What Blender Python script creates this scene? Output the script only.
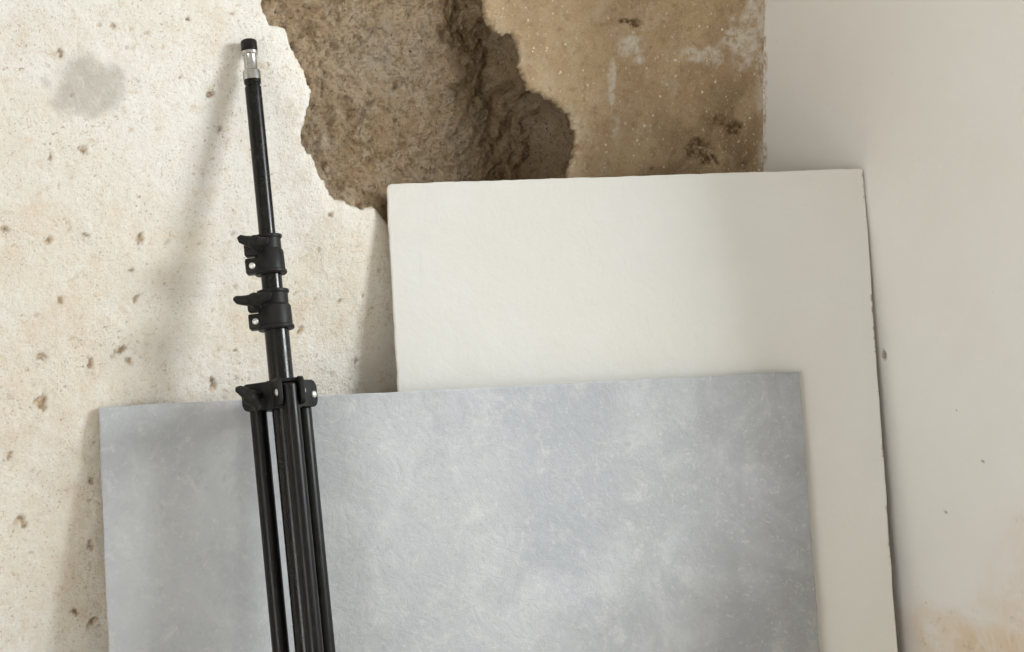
import bpy, bmesh, math
import numpy as np
from mathutils import Matrix, Vector

for o in list(bpy.data.objects):
    bpy.data.objects.remove(o, do_unlink=True)
scene = bpy.context.scene
COL = scene.collection
R = math.radians

# ---------------------------------------------------------------- camera
# world: back wall is the plane y = 0, right wall the plane x = 0, room at x < 0, y < 0, floor z = 0
cam_d = bpy.data.cameras.new('camera')
cam = bpy.data.objects.new('camera', cam_d)
COL.objects.link(cam)
cam_d.sensor_width = 36.0
cam_d.lens = 1700.0 / 1024.0 * 36.0
cam_d.clip_start = 0.05
cam.matrix_world = (Matrix.Translation((-1.2118, -1.5465, 0.8256)) @ Matrix.Rotation(R(-29.6), 4, 'Z')
                    @ Matrix.Rotation(R(90 - 6.1), 4, 'X') @ Matrix.Rotation(R(-0.8), 4, 'Z'))
scene.camera = cam

# ---------------------------------------------------------------- light
W1 = dict(y0=-1.45, y1=-0.425, z0=0.60, z1=1.95)          # window in the right wall, just past the frame
W2 = dict(y0=-3.3, y1=-1.8, z0=0.06, z1=1.50)            # tall low window in the left wall, behind the camera
ROOM_X, ROOM_Y, ROOM_Z = -3.4, -3.6, 2.6

world = bpy.data.worlds.new('sky')
scene.world = world
world.use_nodes = True
world.node_tree.nodes['Background'].inputs['Color'].default_value = (0.72, 0.82, 1.0, 1)
world.node_tree.nodes['Background'].inputs['Strength'].default_value = 0.6


def area(name, loc, rot, sx, sy, power, col):
    l = bpy.data.lights.new(name, 'AREA')
    l.shape = 'RECTANGLE'
    l.size, l.size_y, l.energy, l.color = sx, sy, power, col
    o = bpy.data.objects.new(name, l)
    o.location, o.rotation_euler = loc, rot
    COL.objects.link(o)
    return o


KEY = Vector((0.80, -1.42, 1.34))                         # bright patch of sky outside the side window
key = area('daylight_side', KEY, (0, 0, 0), 0.62, 0.48, 40.0, (0.945, 0.985, 1.0))
key.rotation_euler = (Vector((-0.7, 0, 0.65)) - KEY).to_track_quat('-Z', 'Y').to_euler()
area('daylight_left', (ROOM_X - 0.2, (W2['y0'] + W2['y1']) / 2, (W2['z0'] + W2['z1']) / 2), (0, R(-90), 0),
     W2['z1'] - W2['z0'], W2['y1'] - W2['y0'], 52.0, (1.0, 0.98, 0.95))

scene.view_settings.view_transform = 'Standard'
scene.view_settings.look = 'None'
scene.view_settings.gamma = 1.0
scene.view_settings.use_curve_mapping = False
scene.view_settings.exposure = 0.0
scene.cycles.max_bounces = 12
scene.cycles.diffuse_bounces = 8


# ---------------------------------------------------------------- node helpers
class NT:
    def __init__(self, name):
        self.mat = bpy.data.materials.new(name)
        self.mat.use_nodes = True
        self.t = self.mat.node_tree
        self.bsdf = self.t.nodes['Principled BSDF']
        self.co = self.t.nodes.new('ShaderNodeTexCoord').outputs['Object']

    def n(self, kind, **kw):
        nd = self.t.nodes.new(kind)
        for k, v in kw.items():
            setattr(nd, k, v)
        return nd

    def put(self, sock, v):
        if hasattr(v, 'is_output'):
            self.t.links.new(v, sock)
        else:
            sock.default_value = v if not isinstance(v, tuple) or len(v) != 3 or sock.type != 'RGBA' else (*v, 1)

    def coords(self, scale):
        m = self.n('ShaderNodeMapping')
        self.t.links.new(self.co, m.inputs['Vector'])
        m.inputs['Scale'].default_value = scale
        return m.outputs['Vector']

    def noise(self, scale, detail=6, rough=0.6, dist=0.0, co=None, off=0.0):
        nd = self.n('ShaderNodeTexNoise', noise_dimensions='4D')
        self.t.links.new(co or self.co, nd.inputs['Vector'])
        nd.inputs['W'].default_value = off
        nd.inputs['Scale'].default_value = scale
        nd.inputs['Detail'].default_value = detail
        nd.inputs['Roughness'].default_value = rough
        nd.inputs['Distortion'].default_value = dist
        return nd.outputs['Fac']

    def voro(self, scale, co=None):
        nd = self.n('ShaderNodeTexVoronoi')
        self.t.links.new(co or self.co, nd.inputs['Vector'])
        nd.inputs['Scale'].default_value = scale
        return nd.outputs['Distance']

    def rng(self, v, a, b, c=0.0, d=1.0, smooth=True):
        nd = self.n('ShaderNodeMapRange', interpolation_type='SMOOTHSTEP' if smooth else 'LINEAR')
        self.put(nd.inputs['Value'], v)
        for k, x in zip(('From Min', 'From Max', 'To Min', 'To Max'), (a, b, c, d)):
            nd.inputs[k].default_value = x
        return nd.outputs['Result']

    def math(self, op, a, b=0.0, clamp=False):
        nd = self.n('ShaderNodeMath', operation=op, use_clamp=clamp)
        self.put(nd.inputs[0], a)
        self.put(nd.inputs[1], b)
        return nd.outputs[0]

    def mix(self, fac, a, b):
        nd = self.n('ShaderNodeMix', data_type='RGBA')
        self.put(nd.inputs['Factor'], fac)
        self.put(nd.inputs[6], a)
        self.put(nd.inputs[7], b)
        return nd.outputs[2]

    def sep(self, axis):
        nd = self.n('ShaderNodeSeparateXYZ')
        self.t.links.new(self.co, nd.inputs[0])
        return nd.outputs[axis]

    def attr(self, name):
        return self.n('ShaderNodeAttribute', attribute_name=name).outputs['Fac']

    def bump(self, h, strength, dist, prev=None):
        nd = self.n('ShaderNodeBump')
        nd.inputs['Strength'].default_value = strength
        nd.inputs['Distance'].default_value = dist
        self.put(nd.inputs['Height'], h)
        if prev is not None:
            self.put(nd.inputs['Normal'], prev)
        return nd.outputs['Normal']

    def done(self, color=None, rough=None, normal=None, **kw):
        b = self.bsdf
        if color is not None:
            self.put(b.inputs['Base Color'], color)
        if rough is not None:
            self.put(b.inputs['Roughness'], rough)
        if normal is not None:
            self.put(b.inputs['Normal'], normal)
        for k, v in kw.items():
            self.put(b.inputs[k], v)
        return self.mat


# ---------------------------------------------------------------- materials
def mat_plaster():
    m = NT('old_lime_plaster')
    # cream lime wash with ochre staining
    c = m.mix(m.rng(m.noise(5, 5, .6, .6), .38, .66), (.86, .84, .785), (.82, .77, .67))
    c = m.mix(m.math('MULTIPLY', m.rng(m.noise(13, 7, .7, .8, off=3), .48, .68), .60), c, (.75, .63, .47))
    c = m.mix(m.math('MULTIPLY', m.rng(m.noise(30, 7, .75, .6, off=7), .48, .68), .7), c, (.87, .86, .81))
    streak = m.noise(26, 6, .7, .3, co=m.coords((1.8, 1, .5)), off=9)
    c = m.mix(m.math('MULTIPLY', m.rng(streak, .54, .70), .6), c, (.885, .875, .83))
    c = m.mix(m.math('MULTIPLY', m.rng(m.noise(75, 7, .78, .5, off=31), .53, .68), .60), c, (.62, .495, .335))
    c = m.mix(m.math('MULTIPLY', m.rng(m.noise(120, 6, .75, .3, off=33), .54, .66), .45), c, (.90, .89, .85))
    c = m.mix(m.math('MULTIPLY', m.attr('stain'), m.rng(m.noise(45, 6, .75, off=2), .34, .62)), c, (.50, .37, .225))
    # fine brown specks
    sp = m.math('MULTIPLY', m.rng(m.noise(230, 4, .6, off=4), .585, .68), m.rng(m.noise(15, 5, .65, off=8), .40, .60))
    c = m.mix(m.math('MULTIPLY', sp, .75), c, (.40, .285, .17))
    sp2 = m.math('MULTIPLY', m.rng(m.noise(430, 3, .6, off=14), .57, .66), m.rng(m.noise(24, 5, .65, off=18), .42, .6))
    c = m.mix(m.math('MULTIPLY', sp2, .60), c, (.36, .27, .18))
    sp3 = m.rng(m.noise(520, 2, .6, off=24), .56, .70)
    c = m.mix(m.math('MULTIPLY', sp3, .48), c, (.58, .50, .40))
    c = m.mix(m.math('MULTIPLY', m.rng(m.noise(480, 2, .6, off=25), .58, .70), .45), c, (.95, .945, .92))
    # grey cement patch
    c = m.mix(m.math('MULTIPLY', m.attr('patch'), m.rng(m.noise(70, 5, .7, off=1), .22, .55, .30, .90)), c, (.545, .525, .465))
    c = m.mix(m.math('MULTIPLY', m.attr('pit'), m.rng(m.noise(260, 4, .7, off=40), .30, .55, .35, 1.0)), c, m.mix(m.rng(m.noise(170, 4, .65), .35, .65), (.26, .175, .10), (.60, .46, .31)))
    # bare brown render on the corner side of the hole
    b = m.mix(m.rng(m.noise(8, 6, .65, .5, off=5), .36, .66), (.57, .435, .27), (.43, .305, .18))
    b = m.mix(m.math('MULTIPLY', m.rng(m.noise(34, 7, .75, .6, off=6), .47, .68), .55), b, (.62, .52, .385))
    b = m.mix(m.math('MULTIPLY', m.rng(m.noise(90, 6, .75, .4, off=16), .50, .68), .65), b, (.29, .195, .11))
    b = m.mix(m.math('MULTIPLY', m.attr('lower_dark'), m.rng(m.noise(20, 6, .7, .6, off=26), .30, .62, .2, 1)), b, (.27, .185, .105))
    fleck = m.math('MULTIPLY', m.rng(m.voro(120), .24, .12), m.rng(m.noise(70, 3, .6, off=11), .50, .60))
    b = m.mix(m.math('MULTIPLY', fleck, .9), b, (.84, .77, .64))
    fl2 = m.math('MULTIPLY', m.rng(m.noise(190, 4, .65, off=27), .60, .67), m.rng(m.noise(9, 4, .6, off=28), .40, .58))
    b = m.mix(m.math('MULTIPLY', fl2, .75), b, (.78, .70, .56))
    sand = m.rng(m.noise(520, 3, .65, off=21), .54, .68)
    b = m.mix(m.math('MULTIPLY', sand, .45), b, (.70, .59, .44))
    grit = m.rng(m.noise(420, 3, .65, off=29), .58, .68)
    b = m.mix(m.math('MULTIPLY', grit, .45), b, (.22, .145, .08))
    b = m.mix(m.math('MULTIPLY', m.attr('pale'), m.rng(m.noise(80, 6, .75, .3, off=12), .36, .60)), b, (.70, .65, .56))
    b = m.mix(m.math('MULTIPLY', m.attr('dark'), m.rng(m.noise(120, 5, .75, .3, off=13), .38, .58)), b, (.115, .070, .035))
    b = m.mix(m.math('MULTIPLY', m.attr('rim'), m.rng(m.noise(110, 5, .7, .3, off=15), .42, .58)), b, (.74, .645, .49))
    c = m.mix(m.attr('brown'), c, b)
    c = m.mix(m.math('MULTIPLY', m.attr('broken'), .85), c, m.mix(m.noise(140, 5, .7), (.26, .175, .10), (.46, .35, .225)))
    n = m.bump(m.noise(34, 8, .66, .4), .55, .006)
    n = m.bump(m.noise(170, 6, .75, off=2), .9, .0030, n)
    n = m.bump(m.rng(m.noise(330, 3, .6, off=4), .62, .72), .45, -.0018, n)
    return m.done(c, .93, n, **{'Specular IOR Level': .15})


def mat_core():
    m = NT('earthen_rubble')
    c = m.mix(m.rng(m.noise(9, 6, .65, .5), .36, .66), (.73, .545, .35), (.54, .375, .215))
    c = m.mix(m.math('MULTIPLY', m.rng(m.noise(40, 8, .78, .6, off=2), .46, .64), .7), c, (.80, .665, .50))
    c = m.mix(m.math('MULTIPLY', m.rng(m.noise(95, 7, .8, .6, off=3), .50, .64), .70), c, (.26, .17, .095))
    c = m.mix(m.math('MULTIPLY', m.attr('dust'), m.rng(m.noise(60, 7, .78, .4, off=4), .36, .60)), c, (.69, .59, .455))
    c = m.mix(m.math('MULTIPLY', m.rng(m.noise(330, 4, .7, off=5), .56, .66), .6), c, (.74, .63, .48))
    c = m.mix(m.math('MULTIPLY', m.rng(m.noise(260, 4, .7, off=8), .56, .66), .7), c, (.13, .08, .045))
    n = m.bump(m.noise(60, 9, .78, .6), 1.0, .020)
    n = m.bump(m.noise(240, 6, .8, .3, off=2), 1.0, .009, n)
    return m.done(c, .97, n, **{'Specular IOR Level': .08})


def mat_white_wall():
    m = NT('smooth_white_plaster')
    c = m.mix(m.rng(m.noise(6, 4, .55, .4), .38, .66), (.82, .82, .80), (.805, .79, .765))
    c = m.mix(m.math('MULTIPLY', m.rng(m.noise(2.6, 3, .5, off=3), .45, .62), .5), c, (.83, .84, .815))
    c = m.mix(m.math('MULTIPLY', m.attr('stain'), m.rng(m.noise(22, 6, .7, .5, off=2), .30, .62, .2, .95)), c, (.72, .565, .395))
    c = m.mix(m.math('MULTIPLY', m.attr('stain'), m.rng(m.noise(55, 6, .75, .5, off=6), .54, .70)), c, (.50, .40, .28))
    sp = m.math('MULTIPLY', m.rng(m.noise(150, 2, .5, off=4), .70, .75), m.rng(m.noise(12, 3, .6, off=8), .5, .65))
    c = m.mix(m.math('MULTIPLY', sp, .7), c, (.36, .27, .19))
    c = m.mix(m.attr('pit'), c, (.22, .17, .13))
    c = m.mix(m.math('MULTIPLY', m.attr('edge'), m.rng(m.noise(90, 5, .7, off=12), .42, .62)), c, (.44, .31, .19))
    n = m.bump(m.noise(14, 6, .55, .3), .25, .006)
    n = m.bump(m.noise(120, 5, .65, off=2), .22, .0014, n)
    return m.done(c, .85, n, **{'Specular IOR Level': .2})


def mat_white_board():
    m = NT('white_painted_plaster_board')
    c = m.mix(m.rng(m.noise(4, 4, .5, .3), .36, .66), (.72, .725, .70), (.705, .70, .66))
    c = m.mix(m.math('MULTIPLY', m.rng(m.noise(16, 5, .6, .4, off=3), .50, .72), .4), c, (.75, .755, .735))
    sc = m.math('MULTIPLY', m.rng(m.noise(75, 5, .7, .6, off=4), .63, .74), m.rng(m.noise(7, 3, .6, off=8), .46, .62))
    c = m.mix(m.math('MULTIPLY', sc, .45), c, (.55, .49, .39))
    wear = m.math('MULTIPLY', m.rng(m.sep('X'), .2488, .2512), m.rng(m.noise(70, 5, .7, off=41), .54, .62))
    c = m.mix(wear, c, (.30, .21, .14))
    n = m.bump(m.noise(26, 7, .62, .5), .26, .004)
    n = m.bump(m.noise(130, 5, .65, .3, off=2), .28, .0012, n)
    return m.done(c, .62, n, **{'Specular IOR Level': .3})


def mat_grey_board():
    m = NT('grey_trowelled_plaster')
    c = m.mix(m.rng(m.noise(3.6, 5, .55, .5), .36, .66), (.49, .515, .538), (.405, .427, .455))
    c = m.mix(m.math('MULTIPLY', m.rng(m.noise(9, 6, .65, .8, off=3), .47, .68), .6), c, (.575, .605, .625))
    c = m.mix(m.math('MULTIPLY', m.rng(m.noise(13, 6, .65, .9, off=6), .50, .70), .5), c, (.36, .38, .42))
    c = m.mix(m.math('MULTIPLY', m.rng(m.noise(34, 7, .75, 1.0, off=9), .50, .68), .5), c, (.635, .645, .635))
    c = m.mix(m.math('MULTIPLY', m.rng(m.noise(7, 4, .6, .6, off=19), .50, .66), .35), c, (.50, .50, .56))
    # darker towards the right-hand border: paint tone, plus dimmer light put into the colour
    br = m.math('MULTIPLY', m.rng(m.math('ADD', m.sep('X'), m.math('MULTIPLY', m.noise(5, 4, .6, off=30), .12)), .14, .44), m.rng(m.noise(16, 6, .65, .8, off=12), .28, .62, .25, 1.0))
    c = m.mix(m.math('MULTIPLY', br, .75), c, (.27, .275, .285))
    c = m.mix(m.math('MULTIPLY', m.rng(m.noise(85, 7, .78, 1.0, off=10), .52, .66), .42), c, (.36, .375, .40))
    c = m.mix(m.math('MULTIPLY', m.rng(m.noise(140, 6, .75, 1.2, off=11), .54, .66), .40), c, (.68, .69, .68))
    sp = m.rng(m.noise(300, 2, .5, off=14), .70, .76)
    c = m.mix(m.math('MULTIPLY', sp, .6), c, (.62, .63, .62))
    n = m.bump(m.noise(34, 7, .66, 1.2), .42, .004)
    n = m.bump(m.noise(150, 6, .72, .6, off=2), .55, .0016, n)
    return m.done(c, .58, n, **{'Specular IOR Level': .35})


def mat_simple(name, col, rough, metal=0.0, spec=.5, bump=None):
    m = NT(name)
    c = m.mix(m.rng(m.noise(60, 4, .6), .35, .65), col, tuple(x * .82 for x in col))
    n = m.bump(m.noise(bump[0], 4, .6), bump[1], bump[2]) if bump else None
    return m.done(c, m.rng(m.noise(90, 3, .6, off=3), .3, .7, max(0, rough - .05), rough + .06), n,
                  Metallic=metal, **{'Specular IOR Level': spec})


def mat_floor():
    m = NT('worn_floor_boards')
    c = m.mix(m.rng(m.noise(3, 6, .65, .3, co=m.coords((1, 9, 1))), .35, .65), (.74, .71, .66), (.67, .63, .58))
    c = m.mix(m.math('MULTIPLY', m.rng(m.noise(40, 5, .7, off=2), .55, .7), .4), c, (.62, .57, .48))
    return m.done(c, .6, m.bump(m.noise(30, 6, .7, co=m.coords((1, 6, 1))), .3, .003))


def mat_pane():
    m = NT('window_glass')
    t = m.t
    tr = t.nodes.new('ShaderNodeBsdfTransparent')
    gl = t.nodes.new('ShaderNodeBsdfGlossy')
    gl.inputs['Roughness'].default_value = .02
    mx = t.nodes.new('ShaderNodeMixShader')
    mx.inputs[0].default_value = .05
    t.links.new(tr.outputs[0], mx.inputs[1])
    t.links.new(gl.outputs[0], mx.inputs[2])
    t.links.new(mx.outputs[0], t.nodes['Material Output'].inputs['Surface'])
    return m.mat


M_PLASTER, M_CORE, M_WHITE = mat_plaster(), mat_core(), mat_white_wall()
M_BOARD_W, M_BOARD_G = mat_white_board(), mat_grey_board()
M_FLOOR, M_PANE = mat_floor(), mat_pane()
M_FRAME = mat_simple('painted_window_wood', (.74, .73, .69), .5)
M_CEIL = mat_simple('ceiling_white', (.80, .79, .76), .9, bump=(20, .2, .004))
M_EDGE_W = mat_simple('raw_board_edge_cream', (.60, .53, .42), .8, bump=(200, .4, .001))
M_EDGE_G = mat_simple('raw_board_edge_pale_grey', (.50, .50, .49), .8, bump=(200, .4, .001))
M_TUBE = mat_simple('black_anodised_tube', (.006, .0055, .005), .24, spec=.35)
M_LEG = mat_simple('black_painted_leg', (.006, .006, .0055), .33, spec=.28)
M_PLASTIC = mat_simple('black_moulded_plastic', (.016, .016, .0155), .50, spec=.22, bump=(400, .12, .0006))
M_CAP = mat_simple('black_rubber_cap', (.007, .007, .007), .40, spec=.3)
M_CHROME = mat_simple('satin_steel', (.60, .59, .57), .25, metal=1.0)
M_RIVET = mat_simple('bare_rivet', (.82, .81, .78), .35, metal=.55)


# ---------------------------------------------------------------- numpy noise
def _hash(ix, iy, seed):
    h = (ix * 374761393 + iy * 668265263 + seed * 974634541) & 0xFFFFFFFF
    h = ((h ^ (h >> 13)) * 1274126177) & 0xFFFFFFFF
    h = h ^ (h >> 16)
    return (h & 0xFFFFFF) / float(0xFFFFFF)


def vnoise(x, y, seed=0):
    ix, iy = np.floor(x).astype(np.int64), np.floor(y).astype(np.int64)
    fx, fy = x - ix, y - iy
    fx, fy = fx * fx * (3 - 2 * fx), fy * fy * (3 - 2 * fy)
    a, b = _hash(ix, iy, seed), _hash(ix + 1, iy, seed)
    c, d = _hash(ix, iy + 1, seed), _hash(ix + 1, iy + 1, seed)
    return (a + (b - a) * fx) * (1 - fy) + (c + (d - c) * fx) * fy


def fbm(x, y, freq, octaves=4, seed=0, gain=.5):
    s, amp, tot = np.zeros_like(x, dtype=float), 1.0, 0.0
    for k in range(octaves):
        s += amp * (vnoise(x * freq + 17.3 * k, y * freq - 9.1 * k, seed + k) - .5) * 2
        tot += amp
        amp *= gain
        freq *= 2.03
    return s / tot


def sstep(a, b, x):
    t = np.clip((x - a) / (b - a), 0, 1)
    return t * t * (3 - 2 * t)


def poly_sdf(x, y, poly):
    """signed distance, negative inside"""
    P = np.array(poly)
    d = np.full(x.shape, 1e9)
    inside = np.zeros(x.shape, bool)
    for (ax, ay), (bx, by) in zip(P, np.roll(P, -1, 0)):
        ex, ey = bx - ax, by - ay
        t = np.clip(((x - ax) * ex + (y - ay) * ey) / (ex * ex + ey * ey), 0, 1)
        d = np.minimum(d, (x - ax - t * ex) ** 2 + (y - ay - t * ey) ** 2)
        if by != ay:
            cross = ((ay > y) != (by > y)) & (x < (bx - ax) * (y - ay) / (by - ay) + ax)
            inside ^= cross
    d = np.sqrt(d)
    return np.where(inside, -d, d)


# ---------------------------------------------------------------- mesh helpers
def tag(o, label=None, cat=None, group=None, kind=None):
    for k, v in (('label', label), ('category', cat), ('group', group), ('kind', kind)):
        if v:
            o[k] = v
    return o


def link(name, me, mat, parent=None):
    if mat is not None:
        me.materials.append(mat)
    o = bpy.data.objects.new(name, me)
    COL.objects.link(o)
    o.parent = parent
    return o


def mesh_np(name, verts, faces, mat, parent=None, attrs=None, smooth=True):
    me = bpy.data.meshes.new(name)
    me.from_pydata(verts.tolist() if hasattr(verts, 'tolist') else verts, [], faces.tolist() if hasattr(faces, 'tolist') else faces)
    for k, v in (attrs or {}).items():
        a = me.attributes.new(k, 'FLOAT', 'POINT')
        a.data.foreach_set('value', np.asarray(v, dtype=np.float32))
    if smooth:
        me.polygons.foreach_set('use_smooth', [True] * len(me.polygons))
    me.update()
    return link(name, me, mat, parent)


def bm_obj(name, bm, mat, parent=None, smooth=None):
    bmesh.ops.recalc_face_normals(bm, faces=bm.faces)
    me = bpy.data.meshes.new(name)
    bm.to_mesh(me)
    bm.free()
    if smooth is not None:
        me.polygons.foreach_set('use_smooth', [True] * len(me.polygons))
        me.set_sharp_from_angle(angle=R(smooth))
    return link(name, me, mat, parent)


def add_box(bm, lo, hi, bev=0.0, mtx=None, seg=2):
    r = bmesh.ops.create_cube(bm, size=1.0)
    vs = r['verts']
    for v in vs:
        v.co = Vector([lo[i] + (v.co[i] + .5) * (hi[i] - lo[i]) for i in range(3)])
    if bev:
        es = list({e for v in vs for e in v.link_edges})
        rr = bmesh.ops.bevel(bm, geom=es, offset=bev, segments=seg, affect='EDGES', profile=.5)
        vs = list({v for f in rr['faces'] for v in f.verts} | {v for v in vs if v.is_valid})
    if mtx is not None:
        for v in vs:
            v.co = mtx @ v.co
    return vs


def add_lathe(bm, prof, seg=32, mtx=None, cap=True):
    rings = []
    for r, z in prof:
        rings.append([bm.verts.new(Vector((r * math.cos(2 * math.pi * k / seg), r * math.sin(2 * math.pi * k / seg), z))) for k in range(seg)])
    for a, b in zip(rings, rings[1:]):
        for k in range(seg):
            bm.faces.new((a[k], a[(k + 1) % seg], b[(k + 1) % seg], b[k]))
    if cap:
        bm.faces.new(rings[0][::-1])
        bm.faces.new(rings[-1])
    if mtx is not None:
        for ring in rings:
            for v in ring:
                v.co = mtx @ v.co


def add_prism(bm, outline, z0, z1, bev=0.0, mtx=None, seg=2):
    bot = [bm.verts.new((x, y, z0)) for x, y in outline]
    top = [bm.verts.new((x, y, z1)) for x, y in outline]
    n = len(outline)
    fs = [bm.faces.new(bot[::-1]), bm.faces.new(top)]
    for k in range(n):
        bm.faces.new((bot[k], bot[(k + 1) % n], top[(k + 1) % n], top[k]))
    vs = bot + top
    if bev:
        es = list(fs[0].edges) + list(fs[1].edges)
        rr = bmesh.ops.bevel(bm, geom=es, offset=bev, segments=seg, affect='EDGES', profile=.5)
        vs = list({v for v in vs if v.is_valid} | {v for f in rr['faces'] for v in f.verts})
    if mtx is not None:
        for v in set(vs):
            v.co = mtx @ v.co


def frame_mtx(origin, z_axis, x_hint):
    z = Vector(z_axis).normalized()
    x = Vector(x_hint)
    x = (x - z * x.dot(z)).normalized()
    y = z.cross(x)
    m = Matrix((x, y, z)).transposed().to_4x4()
    m.translation = Vector(origin)
    return m


def axis_lines(lo, hi, d0, d1, h, coarse=.12, extra=()):
    def seg(a, b, s):
        n = max(1, int(round(abs(b - a) / s)))
        return list(np.linspace(a, b, n + 1))
    v = []
    if lo < d0:
        v += seg(lo, d0, coarse)[:-1]
    v += seg(d0, d1, h)
    if d1 < hi:
        v += seg(d1, hi, coarse)[1:]
    v = np.array(v)
    for e in extra:
        k = np.argmin(abs(v - e))
        v[k] = e
    return v


# ---------------------------------------------------------------- back wall with the broken-out hole
HOLE = [(-.6008, .9658), (-.5998, .9545), (-.5945, .9433), (-.5808, .9408), (-.5749, .9308), (-.5711, .9181), (-.5643, .9048),
        (-.5608, .8918), (-.554, .8802), (-.5549, .8654), (-.5605, .8538), (-.5665, .8407), (-.5654, .8292), (-.5615, .8209),
        (-.5522, .8124), (-.5473, .7992), (-.5402, .7854), (-.5299, .7733), (-.5133, .7679), (-.502, .7636), (-.4888, .7637),
        (-.4817, .757), (-.4617, .7362), (-.4282, .7196), (-.3462, .7265), (-.2851, .7506), (-.2649, .7765), (-.2585, .7933),
        (-.2533, .8074), (-.2469, .8217), (-.2479, .8397), (-.2553, .8524), (-.2663, .8633), (-.2823, .8724), (-.295, .8786),
        (-.3053, .8811), (-.3112, .892), (-.3158, .9043), (-.3156, .9167), (-.319, .929), (-.3248, .9391), (-.3415, .9403),
        (-.3512, .9487), (-.3588, .959), (-.3597, .9728), (-.3568, 1.0031), (-.376, 1.0324), (-.4543, 1.0579), (-.5404, 1.0438),
        (-.5881, 1.0038)]
# pits and flaked spots in the plaster: x, z, radius
PITS = [(-.8155, .7452, .0055), (-.7834, .7485, .0044), (-.7302, .7437, .0066), (-.7351, .6888, .0066), (-.8255, .6391, .0066),
        (-.7819, .6275, .0066), (-.7551, .6386, .0077), (-.746, .6285, .0055), (-.6649, .6002, .0077), (-.6395, .6049, .0044),
        (-.6406, .6322, .0044), (-.8282, .5961, .0088), (-.7164, .9324, .0044), (-.7489, .9381, .0033), (-.6862, .8924, .0033),
        (-.6574, .8767, .0055), (-.7821, .8259, .0055), (-.8105, .8191, .0055), (-.8518, .4914, .0066), (-.839, .5362, .0055),
        (-.7868, .4596, .0055), (-.7888, .3864, .0055), (-.8043, .3983, .0044), (-.8484, .4863, .0055), (-.8581, .5521, .0055),
        (-.7408, .7143, .0033), (-.7975, .9139, .0055), (-.6775, .9451, .0033), (-.6331, .9518, .0022), (-.8069, .6901, .0033),
        (-.6487, .8429, .0033), (-.8534, .7557, .0055), (-.7843, .5209, .0033), (-.5728, .6471, .0044), (-.5494, .7248, .0033),
        (-.5135, .613, .0044), (-.5293, .6742, .0033), (-.5378, .7588, .0033)]
# blotches on the bare render: x, z, half width, half height
DARK = [(-.1846, .9557, .0157, .0038), (-.1756, .9516, .0101, .0029), (-.1562, .9274, .0034, .0029), (-.0415, .8403, .0134, .0095),
        (-.0624, .8493, .0101, .0076), (-.1544, .7977, .0034, .0029), (-.0275, .7987, .0067, .0057), (-.0899, .8164, .0202, .0133),
        (-.0762, .8051, .0157, .0076)]
PALE = [(-.2056, .898, .0045, .0152), (-.2058, .8799, .0034, .0209), (-.0276, .9383, .0224, .0266), (-.0136, .9663, .0112, .0333),
        (-.0828, .9209, .0246, .0095), (-.1822, .927, .0157, .0095), (-.0064, .9163, .0067, .0285), (-.2022, .8447, .0056, .0114),
        (-.1694, .9144, .0101, .0057)]


def ell(x, z, cx, cz, rx, rz, warp):
    d = np.sqrt(((x - cx) / rx) ** 2 + ((z - cz) / rz) ** 2) + warp
    return 1 - sstep(.55, 1.15, d)


def hole_sdf(x, z):
    return poly_sdf(x, z, HOLE) + 0.0030 * fbm(x, z, 95, 3, 5) + .0012 * fbm(x, z, 330, 2, 9)


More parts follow.
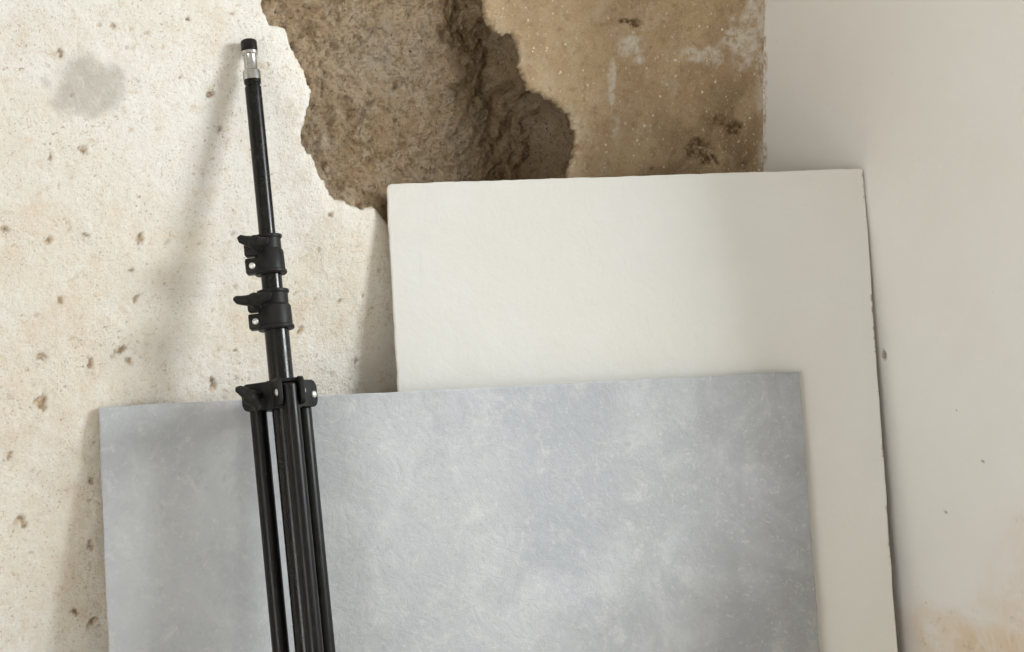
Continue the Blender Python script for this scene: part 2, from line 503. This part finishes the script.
def build_back_wall():
    h = .002
    xs = axis_lines(ROOM_X, .06, -.93, .01, h)
    zs = axis_lines(0, ROOM_Z, .33, 1.08, h)
    X, Z = np.meshgrid(xs, zs)
    nz, nx = X.shape
    x, z = X.ravel().copy(), Z.ravel().copy()
    near = (x > -.68) & (x < -.17) & (z > .66) & (z < 1.12)
    sd = np.full(x.shape, .5)
    sd[near] = hole_sdf(x[near], z[near])
    # pull grid points next to the outline onto it
    snap = near & (abs(sd) < .62 * h)
    e = 3e-4
    gx = (hole_sdf(x[snap] + e, z[snap]) - hole_sdf(x[snap] - e, z[snap])) / (2 * e)
    gz = (hole_sdf(x[snap], z[snap] + e) - hole_sdf(x[snap], z[snap] - e)) / (2 * e)
    g2 = np.maximum(gx * gx + gz * gz, .2)
    x[snap] -= np.clip(sd[snap] * gx / g2, -h * .6, h * .6)
    z[snap] -= np.clip(sd[snap] * gz / g2, -h * .6, h * .6)
    sd[snap] = 0
    # relief: y grows into the wall
    dense = (x > -.95) & (z > .31) & (z < 1.1)
    brown = sstep(-.45, -.41, x + .012 * fbm(x, z, 30, 3, 3))
    y = .0018 * fbm(x, z, 9, 4, 21) + .0013 * fbm(x, z, 55, 5, 22, .65)
    y += brown * (.0012 + .0007 * fbm(x, z, 160, 3, 24, .65))
    y += .0035 * np.exp(-np.maximum(sd, 0) / .0035)
    pit = np.zeros_like(x)
    w = .5 * fbm(x, z, 210, 4, 31, .65)
    for k, (px, pz, r) in enumerate(PITS):
        near_p = (abs(x - px) < 3 * r) & (abs(z - pz) < 3 * r)
        ang = .6 + 2.1 * k
        dx, dz = x[near_p] - px, z[near_p] - pz
        u, v = dx * math.cos(ang) + dz * math.sin(ang), -dx * math.sin(ang) + dz * math.cos(ang)
        d = np.sqrt((u / r) ** 2 + (v / (r * .6)) ** 2) + 2.4 * w[near_p]
        s = 1 - sstep(.35, 1.0, d)
        y[near_p] += .0026 * s
        y[near_p] -= .0010 * np.exp(-((d - 1.15) / .25) ** 2)
        pit[near_p] = np.maximum(pit[near_p], s)
    rs = np.random.RandomState(4)
    for k in range(260):                                        # small random pits on the cream plaster
        px, pz, r = rs.uniform(-.92, -.47), rs.uniform(.34, 1.0), .0010 + .0018 * rs.rand() ** 2
        near_p = (abs(x - px) < 2.2 * r) & (abs(z - pz) < 2.2 * r)
        d = np.hypot(x[near_p] - px, z[near_p] - pz) / r + 1.4 * w[near_p]
        s = 1 - sstep(.3, 1.0, d)
        y[near_p] += .0016 * s
        pit[near_p] = np.maximum(pit[near_p], s * .6)
    for k in range(420):                                        # lumps and grit in the brown render
        px, pz, r = rs.uniform(-.36, 0), rs.uniform(.7, 1.0), .0012 + .0016 * rs.rand()
        near_p = (abs(x - px) < 2 * r) & (abs(z - pz) < 2 * r)
        d = np.hypot(x[near_p] - px, z[near_p] - pz) / r
        y[near_p] -= .0011 * rs.uniform(-1, 1) * (1 - sstep(.2, 1.1, d))
    patch = ell(x, z, -.771, .885, .043, .034, .55 * fbm(x, z, 45, 4, 41))
    y += .0012 * patch
    dark = np.zeros_like(x)
    for cx, cz, rx, rz in DARK:
        dark = np.maximum(dark, ell(x, z, cx, cz, rx, rz, .5 * fbm(x, z, 110, 3, 43)))
    y += .0014 * dark * brown
    pale = np.zeros_like(x)
    for cx, cz, rx, rz in PALE:
        pale = np.maximum(pale, ell(x, z, cx, cz, rx * 1.2, rz * 1.2, .6 * fbm(x, z, 80, 3, 44)))
    # thin white drips of the neighbouring wall's plaster along the corner
    pale = np.maximum(pale, (1 - sstep(.002, .012, -x + .006 * fbm(x, z, 60, 3, 45))) * .8)
    y -= .0007 * pale * brown
    stain = sstep(.35, .8, .55 + .5 * fbm(x, z, 6, 4, 51)) * sstep(.78, .50, z) * .30 \
        + .8 * np.exp(-np.maximum(sd, 0) / .03) * (1 - sstep(.86, .80, z) * .0) * sstep(-.1, .5, fbm(x, z, 28, 4, 52)) * .6
    lower_dark = np.exp(-((x + .09) / .10) ** 2 - ((z - .80) / .09) ** 2) + .5 * np.exp(-((x + .03) / .05) ** 2 - ((z - .86) / .07) ** 2)  # render gets darker low down near the corner
    rim = np.exp(-np.maximum(sd, 0) / .007) * (.6 + .6 * fbm(x, z, 55, 3, 53))
    y[~dense] *= .3
    idx = np.arange(nx * nz).reshape(nz, nx)
    a, b, c, d = idx[:-1, :-1].ravel(), idx[:-1, 1:].ravel(), idx[1:, 1:].ravel(), idx[1:, :-1].ravel()
    quads = np.stack([a, b, c, d], 1)
    keep = (sd[quads] >= -1e-5).all(1)
    quads = quads[keep]
    verts = np.stack([x, y, z], 1)
    # broken edge: rings running into the wall from the outline
    ed = np.concatenate([quads[:, [0, 1]], quads[:, [1, 2]], quads[:, [2, 3]], quads[:, [3, 0]]])
    key = np.sort(ed, 1)
    uq, inv, cnt = np.unique(key[:, 0].astype(np.int64) * 10 ** 7 + key[:, 1], return_inverse=True, return_counts=True)
    bed = ed[cnt[inv.ravel()] == 1]
    bed = bed[near[bed].all(1) & (sd[bed] < .02).all(1)]
    bv = np.unique(bed)
    remap = {int(v): k for k, v in enumerate(bv)}
    bx, bz = x[bv], z[bv]
    gx = (poly_sdf(bx + .014, bz, HOLE) - poly_sdf(bx - .014, bz, HOLE)) / .028
    gz = (poly_sdf(bx, bz + .014, HOLE) - poly_sdf(bx, bz - .014, HOLE)) / .028
    rings, base, nb = [bv], len(verts), len(bv)
    vall = [verts]
    for q, (dep, push) in enumerate(((.0045, .0012), (.011, -.0005), (.020, .002), (.026, -.001))):
        under = dep * .45 * np.clip(.35 + gx, 0, 1) * sstep(-.45, -.36, bx) if q else 0.0      # the corner side of the break is undercut
        jit = push - under + .0022 * fbm(bx + q, bz, 130, 3, 60 + q)
        vall.append(np.stack([bx - gx * jit, y[bv] + dep * (1 + .25 * fbm(bx, bz, 90, 2, 70 + q)), bz - gz * jit], 1))
        rings.append(np.arange(base + q * nb, base + (q + 1) * nb))
    faces = [quads]
    for q in range(len(rings) - 1):
        r0, r1 = rings[q], rings[q + 1]
        f = np.array([(int(e1), int(e0), int(r1[remap[int(e0)]]), int(r1[remap[int(e1)]])) if q == 0 else
                      (int(r0[remap[int(e1)]]), int(r0[remap[int(e0)]]), int(r1[remap[int(e0)]]), int(r1[remap[int(e1)]])) for e0, e1 in bed])
        faces.append(f)
    verts, faces = np.concatenate(vall), np.concatenate(faces)
    extra = len(verts) - base

    def ext(arr, fill=None):
        tail = np.concatenate([arr[bv]] * (len(rings) - 1)) if fill is None else np.full(extra, fill)
        return np.concatenate([arr, tail])
    broken = np.concatenate([np.zeros(base), np.repeat([.35, .7, 1, 1], nb)])
    used = np.zeros(len(verts), bool)
    used[faces.ravel()] = True
    nid = np.cumsum(used) - 1
    at = dict(brown=ext(brown), pit=ext(pit, 0), patch=ext(patch), dark=ext(dark), pale=ext(pale), stain=ext(stain), rim=ext(rim), broken=broken, lower_dark=ext(np.clip(lower_dark, 0, 1)))
    wall = mesh_np('wall_back', verts[used], nid[faces], M_PLASTER, attrs={k: v[used] for k, v in at.items()})
    tag(wall, 'old cream plaster wall with a large broken-out hole and bare brown render', kind='structure')
    # earthen core behind the hole
    hc = .0015
    cx, cz = np.arange(-.64, -.13, hc), np.arange(.685, 1.095, hc)
    CX, CZ = np.meshgrid(cx, cz)
    x, z = CX.ravel(), CZ.ravel()
    sd = -poly_sdf(x, z, HOLE)                                  # positive inside the hole
    t = sstep(-.60, -.27, x)
    wx = x + .02 * fbm(x, z, 14, 3, 85)
    wz = z + .02 * fbm(x, z, 14, 3, 86)
    lobe = sstep(-.50, -.22, wx - .25 * (wz - .85))
    deep = .019 + .014 * t + .085 * lobe
    y = deep - (deep - .010) * (1 - sstep(.35, .75, t)) * np.exp(-np.maximum(sd, 0) / .022)
    shut = sstep(.002, -.055, sd + .012 * fbm(x, z, 24, 4, 88))  # the cavity closes up again behind the plaster
    y = y + (.012 - y) * shut
    lump = fbm(x, z, 13, 5, 81, .55)
    ridge = 1 - np.abs(fbm(x, z, 34, 4, 82, .6))
    y += .010 * lump - .013 * (ridge - .75) + .0055 * fbm(x, z, 95, 4, 83, .7) + .0025 * np.minimum(0, fbm(x, z, 210, 3, 87, .7) + .1)
    # tool scratches running down to the left
    u = x * .8 + z * .6
    v = -x * .6 + z * .8
    y += .0035 * np.maximum(0, fbm(u * 1.0, v * 4.0, 40, 3, 84) - .1) * 2
    y = np.maximum(y, .0085)
    dust = np.exp(-((x + .46) / .055) ** 2 - ((z - .915) / .045) ** 2) + .6 * np.exp(-((x + .545) / .03) ** 2 - ((z - .83) / .05) ** 2)
    n1, n0 = len(cx), len(cz)
    idx = np.arange(n1 * n0).reshape(n0, n1)
    q = np.stack([idx[:-1, :-1].ravel(), idx[:-1, 1:].ravel(), idx[1:, 1:].ravel(), idx[1:, :-1].ravel()], 1)
    q = q[(sd[q] > -.10).any(1)]
    used = np.zeros(len(x), bool)
    used[q.ravel()] = True
    nid = np.cumsum(used) - 1
    core = mesh_np('earthen_core', np.stack([x, y, z], 1)[used], nid[q], M_CORE, wall, {'dust': np.clip(dust, 0, 1)[used]})
    core['label'] = 'rough brown earthen core exposed inside the hole'
    return wall


build_back_wall()


# ---------------------------------------------------------------- right wall with its window
def build_right_wall():
    w = W1
    ys = axis_lines(ROOM_Y, .06, -.46, .02, .002, extra=(w['y0'], w['y1']))
    zs = axis_lines(0, ROOM_Z, .28, 1.02, .002, extra=(w['z0'], w['z1']))
    Y, Z = np.meshgrid(ys, zs)
    nz, ny = Y.shape
    y, z = Y.ravel(), Z.ravel()
    x = -.0010 * (.5 + .5 * fbm(y, z, 7, 4, 101)) - .0005 * fbm(y, z, 40, 3, 102)
    x = np.minimum(x, 0)
    pit = np.zeros_like(y)
    for cy, cz, ry, rz in ((-.202, .600, .0034, .0042), (-.295, .45, .0018, .0013), (-.345, .51, .0012, .0012)):
        s = ell(y, z, cy, cz, ry * 1.3, rz * 1.3, .4 * fbm(y, z, 160, 2, 103))
        pit = np.maximum(pit, s * .8)
        x += .0016 * s
    st = fbm(y, z, 12, 5, 104) * .055
    stain = sstep(.0, .11, -(y + .335) * .9 - (z - .43) * .35 + st) * sstep(.56, .44, z + st)
    stain = np.maximum(stain, .9 * sstep(.365, .325, z + st * .6) * sstep(-.20, -.30, y))
    edge = 1 - sstep(.0, .006, -y + .004 * fbm(y, z, 70, 3, 105))
    idx = np.arange(nz * ny).reshape(nz, ny)
    q = np.stack([idx[:-1, :-1].ravel(), idx[1:, :-1].ravel(), idx[1:, 1:].ravel(), idx[:-1, 1:].ravel()], 1)
    yc, zc = y[q].mean(1), z[q].mean(1)
    q = q[~((yc > w['y0']) & (yc < w['y1']) & (zc > w['z0']) & (zc < w['z1']))]
    verts = np.stack([x, y, z], 1).tolist()
    faces = q.tolist()
    n0 = len(verts)
    for dx in (-.002, .18):                                     # window reveal
        for yy, zz in ((w['y0'], w['z0']), (w['y1'], w['z0']), (w['y1'], w['z1']), (w['y0'], w['z1'])):
            verts.append([dx, yy, zz])
    for k in range(4):
        j = (k + 1) % 4
        faces.append([n0 + k, n0 + j, n0 + 4 + j, n0 + 4 + k])
    z8 = np.zeros(8)
    o = mesh_np('wall_right', np.array(verts), faces, M_WHITE,
                attrs=dict(pit=np.append(pit, z8), stain=np.append(stain, z8), edge=np.append(edge, z8)))
    tag(o, 'smooth off-white plastered wall meeting the old wall at the corner', kind='structure')


build_right_wall()


def build_window(name, mtx, w, h):
    """window lying in the local x-z plane, origin at its lower middle"""
    t = .045
    bm = bmesh.new()
    add_box(bm, (-w / 2, -.03, 0), (w / 2, .03, t), .004)
    add_box(bm, (-w / 2, -.03, h - t), (w / 2, .03, h), .004)
    for s in (-1, 1):
        a, b = sorted((s * w / 2, s * (w / 2 - t)))
        add_box(bm, (a, -.03, t), (b, .03, h - t), .004)
    o = bm_obj(name, bm, M_FRAME)
    tag(o, kind='structure')
    o.matrix_world = mtx
    bm = bmesh.new()
    add_box(bm, (t - w / 2, -.002, t), (w / 2 - t, .002, h - t))
    bm_obj('pane', bm, M_PANE, o)
    return o


build_window('window_1', Matrix.Translation((.14, (W1['y0'] + W1['y1']) / 2, W1['z0'])) @ Matrix.Rotation(R(90), 4, 'Z'), W1['y1'] - W1['y0'], W1['z1'] - W1['z0'])
build_window('window_2', Matrix.Translation((ROOM_X - .08, (W2['y0'] + W2['y1']) / 2, W2['z0'])) @ Matrix.Rotation(R(90), 4, 'Z'), W2['y1'] - W2['y0'], W2['z1'] - W2['z0'])

# rest of the room
bm = bmesh.new()
add_box(bm, (ROOM_X, ROOM_Y, -.1), (0, 0, 0))
tag(bm_obj('floor', bm, M_FLOOR), kind='structure')
bm = bmesh.new()
add_box(bm, (ROOM_X, ROOM_Y, ROOM_Z), (0, 0, ROOM_Z + .1))
tag(bm_obj('ceiling', bm, M_CEIL), kind='structure')
bm = bmesh.new()
xl = ROOM_X - .15
add_box(bm, (xl, ROOM_Y, 0), (ROOM_X, 0, W2['z0']))
add_box(bm, (xl, ROOM_Y, W2['z1']), (ROOM_X, 0, ROOM_Z))
add_box(bm, (xl, ROOM_Y, W2['z0']), (ROOM_X, W2['y0'], W2['z1']))
add_box(bm, (xl, W2['y1'], W2['z0']), (ROOM_X, 0, W2['z1']))
tag(bm_obj('wall_left', bm, M_CEIL), kind='structure')
bm = bmesh.new()
add_box(bm, (ROOM_X, ROOM_Y - .15, 0), (0, ROOM_Y, ROOM_Z))
tag(bm_obj('wall_front', bm, M_CEIL), kind='structure')


# ---------------------------------------------------------------- leaning boards
def build_board(name, label, tl, tr, down, thick, face_mat, edge_mat, radii, seed):
    """board whose front face has the upper corners tl, tr and falls along `down` to the floor"""
    tl, tr, dn = Vector(tl), Vector(tr), Vector(down).normalized()
    t = (tr - tl).normalized()
    dn = (dn - t * dn.dot(t)).normalized()
    nrm = dn.cross(t)
    if nrm.y > 0:
        nrm = -nrm
    width = (tr - tl).length
    back = -nrm * thick
    zfloor = .0005 + max(0.0, -back.z)                          # lowest edge just on the floor
    hl = (tl.z - zfloor) / -dn.z
    hr = (tr.z - zfloor) / -dn.z
    base = tl + dn * hl + t * (width / 2)
    base.z = 0
    # local frame: x along the board, y into the wall, z up the board
    up = -dn
    m = Matrix((t, -nrm, up)).transposed().to_4x4()
    m.translation = base
    root = bpy.data.objects.new(name, None)
    COL.objects.link(root)
    root.matrix_world = m
    inv = m.inverted()
    TL, TR = inv @ tl, inv @ tr
    BL, BR = inv @ (tl + dn * hl), inv @ (tr + dn * hr)
    out = []
    rs = np.random.RandomState(seed)

    def edge(a, b, n, amp):
        for k in range(n):
            p = a.lerp(b, k / n)
            dvec = (b - a).normalized()
            nn = Vector((dvec.z, 0, -dvec.x))
            out.append(p + nn * amp * float(rs.uniform(-1, 1) + .3 * math.sin(k * .31 + seed)))

    def corner(c, a, b, r):
        pa, pb = c + (a - c).normalized() * r, c + (b - c).normalized() * r
        for k in range(7):
            s = k / 6
            out.append(pa.lerp(c, s).lerp(c.lerp(pb, s), s))
    rl, rr = radii
    corner(TL, BL, TR, rl)
    edge(TL + Vector((rl, 0, 0)), TR - Vector((rr, 0, 0)), 70, .0004)
    corner(TR, TL, BR, rr)
    edge(TR - Vector((0, 0, rr)), BR, 70, .0005)
    edge(BR, BL, 4, 0)
    edge(BL, TL - Vector((0, 0, rl)), 70, .0005)
    y0 = TL.y
    skin = .0011
    # core panel
    bm = bmesh.new()
    f0 = [bm.verts.new((p.x, y0 + skin, p.z)) for p in out]
    f1 = [bm.verts.new((p.x, y0 + thick, p.z)) for p in out]
    bm.faces.new(f0)
    bm.faces.new(f1[::-1])
    for k in range(len(out)):
        j = (k + 1) % len(out)
        bm.faces.new((f0[k], f0[j], f1[j], f1[k]))
    bm_obj('panel', bm, edge_mat, root)
    # coated front: a triangulated skin with softened border
    cen = sum(out, Vector()) / len(out)
    inner = []
    for p in out:
        q = p - cen
        inner.append(cen + q * (1 - .0016 / max(q.length, 1e-3)))
    V = [(p.x, y0 + skin, p.z) for p in out] + [(p.x, y0 + .0006, p.z) for p in out] + [(p.x, y0, p.z) for p in inner]
    n = len(out)
    F = []
    for a in (0, n):
        for k in range(n):
            j = (k + 1) % n
            F.append((a + k, a + j, a + n + j, a + n + k))
    F.append(tuple(range(2 * n, 3 * n)))
    xs = np.array([v[0] for v in V])
    fo = mesh_np('painted_face', V, F, face_mat, root, smooth=False)
    tag(root, label, 'board')
    return root, m, width, max(hl, hr)


white = build_board('painted_board', 'tall cream-white painted board leaning across the corner behind the grey board',
                    (-.4784, -.006, .7879), (-.003, -.1702, .7952), (-.0416, -.1639, -.9856), .005, M_BOARD_W, M_EDGE_W, (.007, .0025), 3)
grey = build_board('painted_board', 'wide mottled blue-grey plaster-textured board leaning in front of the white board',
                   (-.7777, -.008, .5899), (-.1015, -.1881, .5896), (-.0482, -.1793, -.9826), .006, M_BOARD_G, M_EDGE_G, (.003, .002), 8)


# ---------------------------------------------------------------- light stand
TOP = Vector((-0.6214, -0.0105, 0.9271))
AXIS_PT = Vector((-.6317, -.095, .6131))


def build_stand():
    down = (AXIS_PT - TOP).normalized()
    foot = TOP + down * (TOP.z / -down.z)
    L = (foot - TOP).length
    up = -down
    right = cam.matrix_world.to_3x3() @ Vector((1, 0, 0))
    m = frame_mtx(foot, up, right)
    root = bpy.data.objects.new('light_stand', None)
    COL.objects.link(root)
    root.matrix_world = m
    tag(root, 'folded black metal light stand with silver tip leaning against the plaster wall', 'light stand')

    def z(s):
        return L - s

    # spigot with its cap
    bm = bmesh.new()
    add_lathe(bm, [(.0052, z(.040)), (.0085, z(.0395)), (.0085, z(.0325)), (.0079, z(.0305)), (.0066, z(.0295)), (.0062, z(.0285)),
                   (.0062, z(.0160)), (.0066, z(.0150)), (.0078, z(.0143)), (.0078, z(.0115)), (.006, z(.011))], 32)
    sp = bm_obj('spigot', bm, M_CHROME, root, 30)
    sp['label'] = 'bare steel mounting stud'
    bm = bmesh.new()
    add_lathe(bm, [(.0060, z(.0125)), (.0077, z(.0122)), (.0077, z(.0025)), (.0070, z(.0008)), (.0055, z(0))], 32)
    bm_obj('cap', bm, M_CAP, sp, 40)
    # tubes
    bm = bmesh.new()
    add_lathe(bm, [(.0070, z(.236)), (.0078, z(.235)), (.0078, z(.0465)), (.0070, z(.0455)), (.0070, z(.0438)), (.0080, z(.0428)), (.0080, z(.0398)), (.0072, z(.0388))], 36)
    bm_obj('upper_tube', bm, M_TUBE, root, 30)
    bm = bmesh.new()
    add_lathe(bm, [(.0090, z(.30)), (.0097, z(.299)), (.0097, z(.200)), (.0090, z(.199))], 36)
    bm_obj('middle_tube', bm, M_TUBE, root, 30)
    bm = bmesh.new()
    add_lathe(bm, [(.0105, .030), (.0114, .031), (.0114, z(.262)), (.0105, z(.261))], 36)
    bm_obj('lower_tube', bm, M_TUBE, root, 30)

    def wing_knob(parent, origin, axis, blade, length, bend=.0):
        mt = frame_mtx(origin, axis, blade)
        bm = bmesh.new()
        # stem and hub
        add_lathe(bm, [(.0030, -.012), (.0030, -.001), (.0062, 0), (.0066, .003), (.0058, .0085), (.0035, .0105)], 24, mt)
        # two tapering ears that sweep outwards
        for s in (-1, 1):
            rings = []
            K = 9
            for k in range(K):
                t = k / (K - 1)
                x = s * (.001 + t * length)
                zc = .0048 + .0050 * t * t + s * bend * t
                ry = (.0062 - .0026 * t) * (1 if k < K - 1 else .45)
                rz = (.0052 - .0018 * t) * (1 if k < K - 1 else .45)
                rings.append([bm.verts.new(mt @ Vector((x, ry * math.cos(a), zc + rz * math.sin(a))))
                              for a in [2 * math.pi * q / 14 for q in range(14)]])
            for a, b in zip(rings, rings[1:]):
                for q in range(14):
                    bm.faces.new((a[q], a[(q + 1) % 14], b[(q + 1) % 14], b[q]))
            bm.faces.new(rings[0])
            bm.faces.new(rings[-1])
        k = bm_obj('wing_knob', bm, M_PLASTIC, parent, 50)
        return k

    def rivet(parent, origin, axis, r=.0030, name='rivet'):
        bm = bmesh.new()
        add_lathe(bm, [(r * .9, -.002), (r, 0), (r * .95, .0008), (r * .6, .0015), (r * .15, .0018)], 18, frame_mtx(origin, axis, (0, 0, 1)))
        v = bm_obj(name, bm, M_RIVET, parent, 50)
        v['label'] = 'shiny metal ' + name
        return v

    # two clamp collars with lugs on the left
    def collar(s0, s1, rt, rb):
        H = s1 - s0
        bm = bmesh.new()
        add_lathe(bm, [(rt - .0035, z(s0 + .0005)), (rt + .0012, z(s0)), (rt + .0016, z(s0 + .0012)), (rt + .0012, z(s0 + .0028)), (rt, z(s0 + .0034)),
                       (rt, z(s0 + H * .36)), (rb, z(s0 + H * .42)), (rb + .0003, z(s1 - .0042)), (rb + .0014, z(s1 - .0034)),
                       (rb + .0016, z(s1 - .0012)), (rb + .0008, z(s1)), (rb - .004, z(s1 - .0003))], 40)
        c = bm_obj('collar', bm, M_PLASTIC, root, 35)
        # lower lug with screw, upper lug carrying the wing screw; a slit in between
        tilt = Matrix.Rotation(R(0), 4, 'Z')
        zs = z(s0 + H * .545)
        bm = bmesh.new()
        add_box(bm, (-rb - .0085, -.0105, z(s1 - .0015)), (-rb * .35, .0035, zs - .0010), .0016, tilt)
        bm_obj('lug', bm, M_PLASTIC, c, 40)
        bm = bmesh.new()
        add_box(bm, (-rb - .0085, -.0095, zs + .0012), (-rb * .35, .0035, z(s0 + H * .20)), .0018, tilt)
        bm_obj('lug', bm, M_PLASTIC, c, 40)
        rivet(c, (-rb - .0020, -.0105, (z(s1) + zs) / 2), (0, -1, 0), .0030, 'screw')
        return c, z(s0 + H * .26)

    c1, zk1 = collar(.1895, .2265, .0118, .0134)
    wing_knob(c1, (-.0085, -.0165, zk1 - .0015), (-.20, -.88, .42), (.92, -.12, -.36), .0150, .001)
    c2, zk2 = collar(.2415, .2785, .0135, .0152)
    wing_knob(c2, (-.0140, -.0175, zk2 - .003), (-.18, -.86, .46), (.97, -.10, -.10), .0175, .001)

    # leg bracket
    sB0, sB1 = .3262, .3525
    bm = bmesh.new()
    add_lathe(bm, [(.012, z(sB0 + .001)), (.0160, z(sB0)), (.0165, z(sB0 + .001)), (.0165, z(sB1 - .001)), (.016, z(sB1)), (.012, z(sB1 - .001))], 36)
    br = bm_obj('leg_bracket', bm, M_PLASTIC, root, 35)
    RL, rleg = .0258, .0078
    for th, end in ((21, .0345), (145, .0335), (-105, .0355)):
        a = R(th)
        rot = Matrix.Rotation(a - R(90), 4, 'Z')                # local +x becomes the outward direction
        zt, zb = z(sB0), z(sB1 - .001)
        for s in (-1, 1):
            bm = bmesh.new()
            r = .006
            ol = [(.008, zb), (end - r, zb)]
            ol += [(end - r + r * math.sin(q), zb + r - r * math.cos(q)) for q in [R(15 * k) for k in range(1, 6)]]
            ol += [(end, zb + r), (end, zt - r)]
            ol += [(end - r + r * math.cos(q), zt - r + r * math.sin(q)) for q in [R(15 * k) for k in range(1, 6)]]
            ol += [(end - r, zt), (.008, zt)]
            y0 = s * (rleg + .0006)
            y1 = s * (rleg + .0046)
            lo, hi = min(y0, y1), max(y0, y1)
            mt = rot @ Matrix(((1, 0, 0, 0), (0, 0, 1, 0), (0, 1, 0, 0), (0, 0, 0, 1)))
            add_prism(bm, ol, lo, hi, .0009, mt)
            bm_obj('lug', bm, M_PLASTIC, br, 40)
            rivet(br, rot @ Vector((RL + .003, s * (rleg + .0046), (zt + zb) / 2 - .001)), rot @ Vector((0, s, 0)), .0033)
        bm = bmesh.new()
        add_box(bm, (.010, -rleg - .003, zt - .0040), (end - .009, rleg + .003, zt - .0004), .0008, rot)
        bm_obj('bridge', bm, M_PLASTIC, br, 40)
    # knuckle and wing knob on the left side
    kpos = Vector((-.0325, -.0125, z((sB0 + sB1) / 2 + .000)))
    wing_knob(br, kpos + Vector((.0085, -.009, -.001)), (-.42, -.86, -.20), (.62, -.12, -.76), .0138, .0)

    # three folded legs
    zend = .0125
    for th in (21, 145, -105):
        a = R(th)
        px, py = RL * math.sin(a), -RL * math.cos(a)
        mt = Matrix.Translation((px, py, 0))
        bm = bmesh.new()
        add_lathe(bm, [(rleg - .001, zend + .02), (rleg, zend + .021), (rleg, z(sB0 + .0072)), (rleg - .0012, z(sB0 + .0058))], 28, mt)
        lg = bm_obj('leg', bm, M_LEG, root, 35)
        bm = bmesh.new()
        add_lathe(bm, [(.0078, zend), (.0092, zend + .002), (.0092, zend + .026), (.0080, zend + .028)], 24, mt)
        bm_obj('rubber_foot', bm, M_CAP, lg, 35)
        # folded brace between leg and lower slider
        q = Vector((math.sin(a), -math.cos(a), 0))
        bm = bmesh.new()
        rot = Matrix.Rotation(a - R(90), 4, 'Z')
        add_box(bm, (.0125, -.0045, .12), (.0172, .0045, .30), .001, rot)
        bm_obj('brace', bm, M_LEG, root, 40)
    bm = bmesh.new()
    add_lathe(bm, [(.0118, .095), (.0150, .096), (.0150, .124), (.0118, .125)], 32)
    bm_obj('slider', bm, M_PLASTIC, root, 35)
    return root


build_stand()
